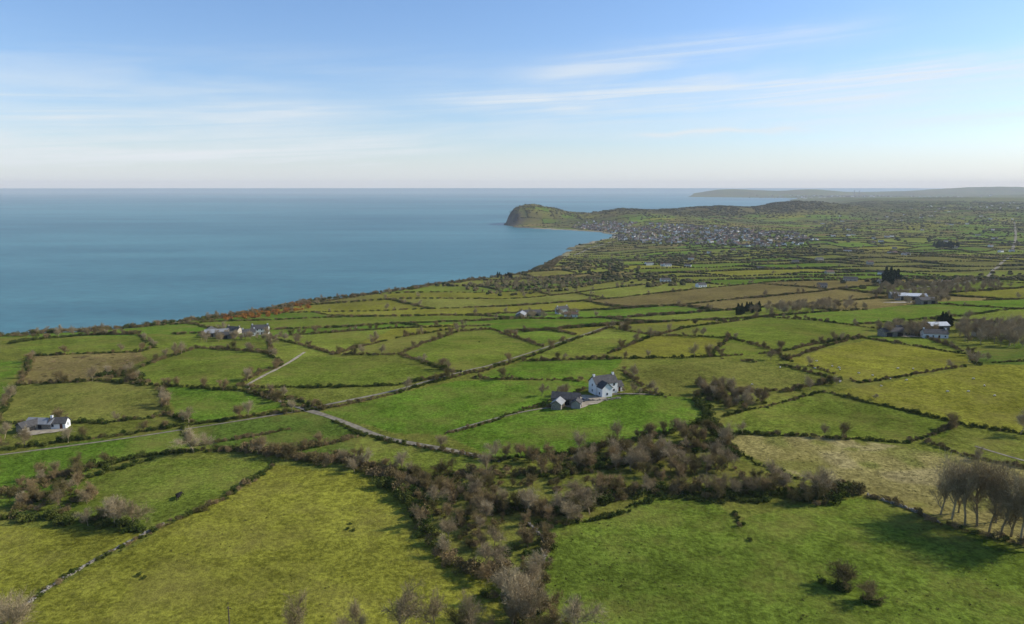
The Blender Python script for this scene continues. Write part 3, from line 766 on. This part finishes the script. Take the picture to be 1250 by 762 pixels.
# ------------------------------------------------------------------ buildings
def boxmesh(name, x0, x1, y0, y1, z0, z1, mat):
    V = [(x, y, z) for z in (z0, z1) for x, y in ((x0, y0), (x1, y0), (x1, y1), (x0, y1))]
    return mesh_py(name, V, [(3, 2, 1, 0), (4, 5, 6, 7), (0, 1, 5, 4), (1, 2, 6, 5), (2, 3, 7, 6), (3, 0, 4, 7)], [mat])
def child(par, name, me, loc=(0, 0, 0), rz=0):
    o = link(bpy.data.objects.new(name, me)); o.parent = par; o.location = loc; o.rotation_euler = (0, 0, rz); return o
def block(par, L, W, H, RH, wm, rm, loc=(0, 0), rz=0, storeys=1, wins=3, chim=1, barn=False, tag=""):
    hx, hy = L / 2, W / 2
    V = [(-hx, -hy, -1.5), (hx, -hy, -1.5), (hx, hy, -1.5), (-hx, hy, -1.5), (-hx, -hy, H), (hx, -hy, H), (hx, hy, H), (-hx, hy, H), (-hx, 0, H + RH), (hx, 0, H + RH)]
    Fc = [(0, 1, 5, 4), (2, 3, 7, 6), (1, 2, 6, 9, 5), (3, 0, 4, 8, 7), (3, 2, 1, 0)]
    lo = (loc[0], loc[1], 0)
    child(par, tag + "walls", mesh_py("walls", V, Fc, [wm]), lo, rz)
    ov = .35; sl = RH / hy; V = []; Fc = []
    for sgn in (-1, 1):
        i = len(V); ye = sgn * (hy + ov); ze = H - ov * sl
        for dz in (.06, .26):
            V += [(-hx - ov, ye, ze + dz), (hx + ov, ye, ze + dz), (hx + ov, 0, H + RH + dz), (-hx - ov, 0, H + RH + dz)]
        Fc += [(i, i + 1, i + 2, i + 3), (i + 4, i + 5, i + 6, i + 7), (i, i + 1, i + 5, i + 4), (i + 1, i + 2, i + 6, i + 5), (i + 3, i, i + 4, i + 7)]
    child(par, tag + "roof", mesh_py("roof", V, Fc, [rm]), lo, rz)
    V = []; Fc = []; MI = []
    def bx(x0, x1, y0, y1, z0, z1, mi=0):
        i = len(V); V.extend([(x, y, z) for z in (z0, z1) for x, y in ((x0, y0), (x1, y0), (x1, y1), (x0, y1))])
        Fc.extend([tuple(i + q for q in f_) for f_ in [(3, 2, 1, 0), (4, 5, 6, 7), (0, 1, 5, 4), (1, 2, 6, 5), (2, 3, 7, 6), (3, 0, 4, 7)]]); MI.extend([mi] * 6)
    if barn:
        bw = min(4., L * .3)
        for k_ in range(max(1, int(L / 7))):
            cx = -hx + (k_ + .5) * L / max(1, int(L / 7)); bx(cx - bw / 2, cx + bw / 2, -hy - .05, -hy + .02, 0, H * .8)
        bx(hx - .02, hx + .05, -W * .25, W * .25, 0, H * .85)
        child(par, tag + "doors", mesh_py("doors", V, Fc, [M_dark]), lo, rz)
        return
    for s in range(storeys):
        z = .95 + s * 2.4
        for k_ in range(wins):
            cx = -hx + (k_ + .5) * L / wins
            for sg in (-1, 1):
                if s == 0 and k_ == wins // 2 and sg == -1:
                    bx(cx - .5, cx + .5, -hy - .05, -hy + .03, 0.05, 2.1, 2)
                    continue
                y = sg * hy
                bx(cx - .5, cx + .5, y - .04, y + .04, z - .05, z + 1.1, 1)
                bx(cx - .42, cx + .42, y - .07, y + .07, z + .03, z + 1.02, 0)
        for sg in (-1, 1):
            x = sg * hx
            bx(x - .04, x + .04, -.45, .45, z - .05, z + 1.1, 1); bx(x - .07, x + .07, -.37, .37, z + .03, z + 1.02, 0)
    child(par, tag + "windows_and_door", mesh_py("windows", V, Fc, [M_glass, M_frame, M_door], MI), lo, rz)
    for k_ in range(chim):
        cx = (-hx + .6) if k_ == 0 else (hx - .6)
        V = []; Fc = []; MI = []
        bx(cx - .4, cx + .4, -.35, .35, H + RH - .7, H + RH + .9, 0); bx(cx - .46, cx + .46, -.41, .41, H + RH + .9, H + RH + 1.0, 0)
        bx(cx - .28, cx - .1, -.1, .1, H + RH + 1.0, H + RH + 1.3, 1); bx(cx + .1, cx + .28, -.1, .1, H + RH + 1.0, H + RH + 1.3, 1)
        child(par, tag + "chimney_%d" % (k_ + 1), mesh_py("chimney", V, Fc, [wm, M_tile], MI), lo, rz)
def place(name, u, v, rz):
    x, y = ground_at(u, v); e = link(bpy.data.objects.new(name, None)); e.location = (x, y, hz(x, y)); e.rotation_euler = (0, 0, math.radians(rz)); return e
e = place("white_farmhouse", 736, 479, 24)
block(e, 10.5, 6.2, 4.8, 2.6, M_white, M_slate, storeys=2, wins=3, chim=2)
block(e, 4.2, 4.8, 4.0, 2.1, M_white, M_slate, loc=(-2.4, -5.25), rz=math.pi / 2, storeys=1, wins=1, chim=0, tag="wing_")
block(e, 3.6, 4.2, 2.5, 1.6, M_white, M_slate, loc=(7.1, .3), storeys=1, wins=1, chim=0, tag="annexe_")
e = place("stone_barn", 691, 493, -12); block(e, 11, 5, 2.8, 1.9, M_stone, M_slate, barn=True)
e = place("farm_shed", 681, 498, 70); block(e, 5.5, 4, 2.3, 1.4, M_stone, M_tin, barn=True)
e = place("farm_shed", 704, 497, 75); block(e, 4.5, 3.6, 2.1, 1.2, M_conc, M_slate, barn=True)
farms = [("farmhouse", 318, 408, 10, 12, 6.5, 4.6, 2.4, M_white, M_slate, 2, 4), ("farmhouse", 286, 407, -20, 11, 6, 3, 2.2, M_cream, M_slate, 1, 3),
         ("farmhouse", 304, 410, 20, 9, 6, 3, 2, M_white, M_slate, 1, 3),
         ("farmhouse", 73, 522, 8, 6, 4.2, 2.3, 1.6, M_white, M_slate, 1, 2), ("farmhouse", 686, 383, 30, 12, 7, 5, 2.5, M_white, M_slate, 2, 3),
         ("farmhouse", 697, 387, 0, 12, 7, 3, 2, M_white, M_tile, 1, 3), ("farmhouse", 1140, 412, -10, 14, 7, 3.0, 2.2, M_white, M_slate, 1, 4),
         ("farmhouse", 1156, 348, 0, 14, 8, 3.4, 2.4, M_white, M_tile, 1, 4), ("farmhouse", 1200, 410, 20, 12, 7, 3, 2, M_cream, M_slate, 1, 3)]
for nm, u, v, rz, L, W, H, RH, wm, rm, st, wn in farms:
    e = place(nm, u, v, rz); block(e, L, W, H, RH, wm, rm, storeys=st, wins=wn, chim=2 if L > 8 else 1)
for u, v, rz, L, W, H, RH, wm, rm in [(265, 411, 15, 16, 8, 3.5, 2, M_stone, M_tin), (256, 409, 100, 12, 7, 3.4, 2, M_stone, M_slate), (276, 413, 5, 12, 6, 3, 1.6, M_stone, M_slate), (52, 522, -6, 10, 4.6, 2.2, 1.5, M_stone, M_tin), (36, 525, 60, 7, 4.5, 2.2, 1.4, M_stone, M_slate),
                                     (648, 386, 10, 18, 9, 4, 2, M_stone, M_slate), (636, 388, 80, 12, 8, 3.4, 2, M_stone, M_tin), (1112, 366, -12, 26, 12, 4.4, 2, M_conc, M_lightroof), (1095, 364, -12, 14, 10, 4, 2, M_stone, M_tin), (1130, 371, 10, 16, 9, 4, 2, M_stone, M_slate),
                                     (1088, 410, 8, 15, 7, 3.4, 1.8, M_stone, M_slate), (1105, 407, -10, 12, 7, 3.2, 2, M_stone, M_slate), (1118, 409, 80, 9, 6, 3, 1.6, M_stone, M_slate), (1143, 403, 5, 13, 8, 3.6, 1.8, M_stone, M_lightroof)]:
    e = place("farm_barn", u, v, rz); block(e, L, W, H, RH, wm, rm, barn=True)

def village(name, pts):
    V = []; Fc = []; MI = []
    P = np.array([(p[0], p[1]) for p in pts]); Z = height(P[:, 0], P[:, 1])
    for (x, y, L, W, H, RH, rz, wi, ri), z in zip(pts, Z):
        c, s = math.cos(rz), math.sin(rz); i = len(V); hx, hy = L / 2, W / 2
        for q in [(-hx, -hy, -3), (hx, -hy, -3), (hx, hy, -3), (-hx, hy, -3), (-hx, -hy, H), (hx, -hy, H), (hx, hy, H), (-hx, hy, H), (-hx, 0, H + RH), (hx, 0, H + RH),
                  (-hx - .3, -hy - .3, H - .1), (hx + .3, -hy - .3, H - .1), (hx + .3, 0, H + RH + .15), (-hx - .3, 0, H + RH + .15), (-hx - .3, hy + .3, H - .1), (hx + .3, hy + .3, H - .1)]:
            V.append((x + q[0] * c - q[1] * s, y + q[0] * s + q[1] * c, z + q[2]))
        for f_, mi in [((0, 1, 5, 4), wi), ((2, 3, 7, 6), wi), ((1, 2, 6, 9, 5), wi), ((3, 0, 4, 8, 7), wi), ((10, 11, 12, 13), ri), ((13, 12, 15, 14), ri)]:
            Fc.append(tuple(i + q for q in f_)); MI.append(mi)
        for sg in (-1, 1):
            for k_ in (-.3, 0, .3):
                j = len(V)
                for q in [(k_ * L - .6, 1.0), (k_ * L + .6, 1.0), (k_ * L + .6, 2.2), (k_ * L - .6, 2.2)]:
                    yy = sg * (hy + .05); V.append((x + q[0] * c - yy * s, y + q[0] * s + yy * c, z + q[1]))
                Fc.append((j, j + 1, j + 2, j + 3)); MI.append(5)
    link(bpy.data.objects.new(name, mesh_py(name, V, Fc, [M_white, M_cream, M_slate, M_tile, M_brick, M_glass], MI)))
vp = []
def vh(x, y):
    if coast_sd(np.array([x]), np.array([y]))[0] < 15 or vn1(x, y, 90, 87) < .3: return
    vp.append((x, y, random.uniform(8, 15), random.uniform(7, 9), random.uniform(3, 5.5), random.uniform(2.5, 3.5), random.choice([0, 1.57]) + random.gauss(.3, .3), random.choice([0, 0, 1, 1, 4, 4]), random.choice([2, 3, 3])))
poly_scatter([(752, 293), (752, 286), (722, 281), (690, 277), (730, 274), (800, 273), (880, 277), (970, 284), (1000, 294), (960, 302), (880, 300), (800, 298)], 780, vh)
poly_scatter([(690, 278), (735, 282), (790, 286), (780, 272), (710, 270)], 150, vh)
village("village_houses", vp)
wood([(748, 292), (700, 275), (800, 271), (970, 283), (1000, 300), (880, 303), (800, 300)], 1000, 'l', 4.0)
vp = []
def vh2(x, y):
    if inpoly(np.array([x]), np.array([y]), zone)[0]: return
    if coast_sd(np.array([x]), np.array([y]))[0] < 30: return
    vp.append((x, y, random.uniform(10, 18), random.uniform(7, 9), random.uniform(3, 5), 2.4, random.uniform(-.6, .6), random.choice([0, 0, 1]), random.choice([2, 3])))
poly_scatter([(780, 310), (1250, 290), (1250, 370), (1000, 365), (800, 350)], 34, vh2)
poly_scatter([(1000, 262), (1250, 246), (1250, 290), (1020, 300)], 60, vh2)
village("scattered_houses", vp)
vp = []
for _ in range(420):
    x = random.gauss(6700, 750); y = random.gauss(13800, 500); vp.append((x, y, random.uniform(15, 45), 16, random.uniform(6, 14), 4, random.uniform(-.5, .5), random.choice([0, 1, 4]), random.choice([2, 3])))
village("distant_town", vp)
def tower(name, x, y, h, r):
    V = []; Fc = []; n = 12; z = hz(x, y)
    prof = [(r, -5), (r * .85, h * .5), (r * .7, h), (r * .8, h), (r * .8, h * 1.02), (r * .5, h * 1.02)]
    for rr_, zz in prof:
        for i in range(n): V.append((x + rr_ * math.cos(6.283 * i / n), y + rr_ * math.sin(6.283 * i / n), z + zz))
    for k_ in range(len(prof) - 1):
        for i in range(n): Fc.append((k_ * n + i, k_ * n + (i + 1) % n, (k_ + 1) * n + (i + 1) % n, (k_ + 1) * n + i))
    link(bpy.data.objects.new(name, mesh_py(name, V, Fc, [M_conc])))
for a in [(6750, 14600, 110, 9), (6870, 14650, 110, 9), (7200, 14700, 70, 7)]: tower("power_station_chimney", *a)

bag_b.flush("hedgerow_bushes", bushB); bag_g.flush("green_hedgerow_bushes", bushG)
bag_t.flush("hedgerow_trees", trees); bag_th.flush("thorn_thicket", thorn)
bag_l.flush("distant_hedgerows", lumps); bag_c.flush("conifer_wood", [con]); bag_r.flush("rush_tufts", [rush]); bag_go.flush("gorse_scrub", [gorse])

# ------------------------------------------------------------------ stone wall, poles
def rubble(name, pts, h=1.1, w=.55):
    P = np.array([ground_at(*p) for p in pts]); V = []; Fc = []
    for (q, d) in walk(P, .55):
        z0 = hz(q[0], q[1])
        if random.random() < .08: continue
        for lay in range(3):
            if lay == 2 and random.random() < .35: continue
            cx, cy = q[0] + random.gauss(0, .12), q[1] + random.gauss(0, .12); z = z0 + lay * h / 3 + random.uniform(-.1, .02)
            a = random.uniform(.22, .36); bb = w / 2 * random.uniform(.8, 1.1); cc = h / 6 * random.uniform(.9, 1.3); i = len(V)
            for sz in (-1, 1):
                for sx, sy in ((-1, -1), (1, -1), (1, 1), (-1, 1)):
                    lx = sx * a * random.uniform(.75, 1); ly = sy * bb * random.uniform(.75, 1)
                    V.append((cx + lx * d[0] - ly * d[1], cy + lx * d[1] + ly * d[0], z + cc + sz * cc * random.uniform(.8, 1)))
            Fc += [tuple(i + q_ for q_ in f_) for f_ in [(3, 2, 1, 0), (4, 5, 6, 7), (0, 1, 5, 4), (1, 2, 6, 5), (2, 3, 7, 6), (3, 0, 4, 7)]]
    link(bpy.data.objects.new(name, mesh_py(name, V, Fc, [M_stone])))
rubble("stone_wall", [(645, 640), (660, 655), (668, 672), (662, 690)], .8)
rubble("stone_wall", [(200, 640), (120, 682), (60, 718), (0, 762)], .5)
rubble("stone_wall", [(715, 490), (740, 489), (758, 486)], .8)
rubble("stone_wall", [(1060, 605), (1110, 622), (1150, 640)], .7)
def pole(u, v, h=8.5):
    e = place("utility_pole", u, v, random.uniform(-20, 20)); V = []; Fc = []; n = 8
    for z, r in ((-1, .15), (h * .5, .13), (h, .1)):
        for i in range(n): V.append((r * math.cos(6.283 * i / n), r * math.sin(6.283 * i / n), z))
    for k_ in range(2):
        for i in range(n): Fc.append((k_ * n + i, k_ * n + (i + 1) % n, (k_ + 1) * n + (i + 1) % n, (k_ + 1) * n + i))
    Fc.append(tuple(2 * n + i for i in range(n)))
    child(e, "post", mesh_py("post", V, Fc, [M_wood])); child(e, "crossarm", boxmesh("arm", -.5, .5, .1, .2, h - .5, h - .38, M_wood))
pole(282, 790)

# ------------------------------------------------------------------ livestock
def animal(name, rings, legs, legh, mats, mi_head):
    V = []; Fc = []; MI = []; n = 10
    for (x, z, ry, rz_) in rings:
        for i in range(n):
            a = 6.283 * i / n; V.append((x, ry * math.cos(a), z + rz_ * math.sin(a)))
    for k_ in range(len(rings) - 1):
        for i in range(n):
            Fc.append((k_ * n + i, k_ * n + (i + 1) % n, (k_ + 1) * n + (i + 1) % n, (k_ + 1) * n + i)); MI.append(1 if k_ >= mi_head else 0)
    Fc.append(tuple(range(n))); MI.append(0); Fc.append(tuple((len(rings) - 1) * n + i for i in range(n))); MI.append(1)
    for (x, y, hind) in legs:
        prof = [(0, 1.0, .16), (.05 if hind else 0, .6, .10), (-.06 if hind else 0, .38, .06), (0, .06, .045), (.03, 0, .06)]
        i0 = len(V)
        for dx, zz, r in prof:
            for i in range(6): V.append((x + (dx + r * math.cos(i * 1.047)) * legh, y + r * math.sin(i * 1.047) * legh, zz * legh))
        for k_ in range(4):
            for i in range(6): Fc.append((i0 + k_ * 6 + i, i0 + k_ * 6 + (i + 1) % 6, i0 + (k_ + 1) * 6 + (i + 1) % 6, i0 + (k_ + 1) * 6 + i)); MI.append(1)
    hx, hz_ = rings[-3][0], rings[-3][1]; s = legh
    for sg in (-1, 1):
        i = len(V); V.extend([(hx, sg * .1 * s, hz_ + .1 * s), (hx - .05 * s, sg * .35 * s, hz_ + .12 * s), (hx - .12 * s, sg * .1 * s, hz_ + .08 * s)]); Fc.append((i, i + 1, i + 2)); MI.append(1)
    rx, rz0 = rings[0][0], rings[0][1]; i = len(V); V.extend([(rx, -.04 * s, rz0 + .1 * s), (rx, .04 * s, rz0 + .1 * s), (rx - .1 * s, .03 * s, rz0 - .75 * s), (rx - .1 * s, -.03 * s, rz0 - .75 * s)]); Fc.append((i, i + 1, i + 2, i + 3)); MI.append(1)
    me = mesh_py(name, V, Fc, mats, MI)
    for p in me.polygons: p.use_smooth = True
    return me
cow = animal("cow", [(-1.05, 1.15, .18, .2), (-.95, 1.1, .34, .36), (-.5, 1.0, .42, .42), (0, .95, .46, .46), (.5, 1.0, .4, .45), (.85, 1.1, .26, .36), (1.15, .95, .17, .22), (1.4, .6, .14, .17), (1.5, .4, .13, .15), (1.62, .2, .09, .1), (1.66, .12, .07, .07)], [(-.8, -.24, 1), (-.8, .24, 1), (.65, -.22, 0), (.65, .22, 0)], .85, [M_black, M_black], 7)
sheep = animal("sheep", [(-.55, .62, .1, .1), (-.48, .62, .22, .22), (-.2, .6, .28, .27), (.15, .6, .29, .27), (.4, .62, .22, .23), (.52, .55, .12, .14), (.62, .38, .09, .1), (.7, .22, .08, .09), (.76, .1, .05, .05)], [(-.38, -.14, 1), (-.38, .14, 1), (.3, -.14, 0), (.3, .14, 0)], .42, [M_wool, M_black], 6)
def herd(me, name, c, sx, sy, n):
    cx, cy = ground_at(*c)
    for _ in range(n):
        x = cx + random.gauss(0, sx); y = cy + random.gauss(0, sy)
        o = link(bpy.data.objects.new(name, me)); o.location = (x, y, hz(x, y)); o.rotation_euler = (0, 0, random.uniform(0, 6.28))
herd(cow, "cow", (208, 607), 5, 5, 2)
herd(sheep, "sheep", (1120, 470), 22, 18, 14); herd(sheep, "sheep", (1085, 452), 15, 10, 7)
e = place("parked_car", 714, 490, 40)
V = []; prof = [(-2.1, .35), (-2.1, .85), (-1.5, .95), (-1.0, 1.42), (.4, 1.45), (1.0, .98), (2.0, .82), (2.1, .35)]
for sy in (-.85, .85):
    for (x, z) in prof: V.append((x, sy * (.85 if z > 1.2 else 1), z))
n = len(prof); Fc = [tuple(range(n)), tuple(range(2 * n - 1, n - 1, -1))] + [(i, (i + 1) % n, n + (i + 1) % n, n + i) for i in range(n)]
child(e, "body", mesh_py("body", V, Fc, [M_carpaint]))
child(e, "windows", mesh_py("glass", [(-1.3, -.87, .98), (.7, -.87, .98), (.35, -.77, 1.36), (-.95, -.77, 1.36), (-1.3, .87, .98), (.7, .87, .98), (.35, .77, 1.36), (-.95, .77, 1.36)], [(0, 1, 2, 3), (7, 6, 5, 4)], [M_glass]))
for i, (x, y) in enumerate([(-1.35, -.8), (1.35, -.8), (-1.35, .8), (1.35, .8)]):
    V = [(x + .33 * math.cos(6.283 * k_ / 12), y + dy, .33 + .33 * math.sin(6.283 * k_ / 12)) for dy in (-.12, .12) for k_ in range(12)]
    child(e, "wheel_%d" % (i + 1), mesh_py("wheel", V, [(k_, (k_ + 1) % 12, 12 + (k_ + 1) % 12, 12 + k_) for k_ in range(12)] + [tuple(range(12)), tuple(range(23, 11, -1))], [M_dark]))

# ------------------------------------------------------------------ camera, sky, sun
cam = bpy.data.cameras.new("camera"); co = link(bpy.data.objects.new("camera", cam)); scene.camera = co
co.location = (0, 0, VIEW_Z); co.rotation_euler = (math.radians(90) - PITCH, 0, 0)
cam.sensor_width = 36; cam.lens = 36 * F / 1250.; cam.clip_start = 1; cam.clip_end = 400000

SUN_AZ = math.radians(78); SUN_EL = math.radians(31)
w = bpy.data.worlds.new("World"); scene.world = w; w.use_nodes = True; nt = w.node_tree; nt.nodes.clear()
sky = N(nt, 'ShaderNodeTexSky'); sky.sky_type = 'NISHITA'; sky.sun_disc = False; sky.sun_elevation = SUN_EL; sky.sun_rotation = SUN_AZ
sky.altitude = 200; sky.air_density = 1.0; sky.dust_density = .5; sky.ozone_density = 3.0
tc = N(nt, 'ShaderNodeTexCoord'); sep = N(nt, 'ShaderNodeSeparateXYZ'); nt.links.new(tc.outputs['Generated'], sep.inputs[0])
def MA(op, a, b=None, c=None, clamp=False):
    q = N(nt, 'ShaderNodeMath', operation=op, use_clamp=clamp)
    for i, v in enumerate((a, b, c)):
        if v is None: continue
        if isinstance(v, (int, float)): q.inputs[i].default_value = v
        else: nt.links.new(v, q.inputs[i])
    return q.outputs[0]
AZ = MA('ARCTAN2', sep.outputs['X'], sep.outputs['Y']); EZ = sep.outputs['Z']
def snoise(sx, sz, rot, seed, scale, det=6, dist=.4):
    cb = N(nt, 'ShaderNodeCombineXYZ'); cb.inputs[2].default_value = seed
    nt.links.new(AZ, cb.inputs[0]); nt.links.new(EZ, cb.inputs[1])
    mp0 = N(nt, 'ShaderNodeMapping'); mp0.inputs['Rotation'].default_value = (0, 0, rot); nt.links.new(cb.outputs[0], mp0.inputs[0])
    mp = N(nt, 'ShaderNodeMapping'); mp.inputs['Scale'].default_value = (sx, sz, 1); nt.links.new(mp0.outputs[0], mp.inputs[0])
    n_ = N(nt, 'ShaderNodeTexNoise'); n_.inputs['Scale'].default_value = scale; n_.inputs['Detail'].default_value = det; n_.inputs['Roughness'].default_value = .6; n_.inputs['Distortion'].default_value = dist
    nt.links.new(mp.outputs[0], n_.inputs['Vector']); return n_.outputs['Fac']
def srange(v, a, b_, c, d):
    mr = N(nt, 'ShaderNodeMapRange', interpolation_type='SMOOTHSTEP'); mr.inputs[1].default_value = a; mr.inputs[2].default_value = b_
    mr.inputs[3].default_value = c; mr.inputs[4].default_value = d; nt.links.new(v, mr.inputs[0]); return mr.outputs[0]
wob = MA('MULTIPLY', MA('SUBTRACT', snoise(3, 6, 0, 5.5, 1.5, 3), .5), .05)
fibre = srange(snoise(2.0, 60, -.05, 2.2, 1.5), .34, .64, .3, 1)
def band(z0, k, w, a0, a1, a2, a3, amt):
    c = MA('ADD', MA('MULTIPLY_ADD', AZ, k, z0), wob)
    d = MA('DIVIDE', MA('SUBTRACT', EZ, c), w)
    g = MA('EXPONENT', MA('MULTIPLY', MA('MULTIPLY', d, d), -1))
    g = MA('MULTIPLY', g, MA('MULTIPLY', srange(AZ, a0, a1, 0, 1), srange(AZ, a2, a3, 1, 0)))
    return MA('MULTIPLY', MA('MULTIPLY', g, fibre), amt)
tot = band(.114, .018, .018, -.22, .05, 1.2, 1.6, .9)
for args in [(.148, .075, .014, -.05, .1, .35, .5, .5), (.070, .0, .0035, .12, .2, .33, .42, .5), (.045, .02, .024, -1.4, -1.0, -.2, .05, .6),
             (.100, .03, .020, -1.2, -.8, -.3, -.1, .5), (.085, -.01, .022, .2, .5, 1.0, 1.4, .45), (.2, -.03, .02, 1.4, 2, 4, 5, .5)]:
    tot = MA('ADD', tot, band(*args))
veil = MA('MULTIPLY', srange(snoise(1.2, 13, -.06, 3.3, 1.6), .4, .75, 0, .45), srange(EZ, .2, .1, 0, 1))
low = srange(EZ, .085, 0.0, 0, .65)
fac = MA('MAXIMUM', MA('ADD', tot, veil, clamp=True), low)
tn = N(nt, 'ShaderNodeMix', data_type='RGBA', blend_type='MULTIPLY'); tn.inputs[0].default_value = 1
gr = N(nt, 'ShaderNodeMix', data_type='RGBA'); gr.inputs[6].default_value = (1.0, 1.05, 1.2, 1); gr.inputs[7].default_value = (1.0, 1.10, 1.26, 1)
eg = N(nt, 'ShaderNodeMapRange'); eg.inputs[1].default_value = 0; eg.inputs[2].default_value = .25; nt.links.new(EZ, eg.inputs[0]); nt.links.new(eg.outputs[0], gr.inputs[0])
nt.links.new(sky.outputs[0], tn.inputs[6]); nt.links.new(gr.outputs[2], tn.inputs[7])
mx = N(nt, 'ShaderNodeMix', data_type='RGBA'); mx.inputs[7].default_value = (6.0, 6.4, 6.7, 1)
nt.links.new(fac, mx.inputs[0]); nt.links.new(tn.outputs[2], mx.inputs[6])
bg = N(nt, 'ShaderNodeBackground'); bg.inputs['Strength'].default_value = .135; nt.links.new(mx.outputs[2], bg.inputs['Color'])
wo = N(nt, 'ShaderNodeOutputWorld'); nt.links.new(bg.outputs[0], wo.inputs['Surface'])

sl = bpy.data.lights.new("sun", 'SUN'); sl.energy = 5.0; sl.angle = math.radians(.5); sl.color = (1, .95, .85)
so = link(bpy.data.objects.new("sun", sl))
sd_ = Vector((math.sin(SUN_AZ) * math.cos(SUN_EL), math.cos(SUN_AZ) * math.cos(SUN_EL), math.sin(SUN_EL)))
so.rotation_euler = sd_.to_track_quat('Z', 'Y').to_euler(); so.location = (300, 100, 500)
scene.view_settings.view_transform = 'Standard'; scene.view_settings.look = 'None'; scene.view_settings.exposure = 0
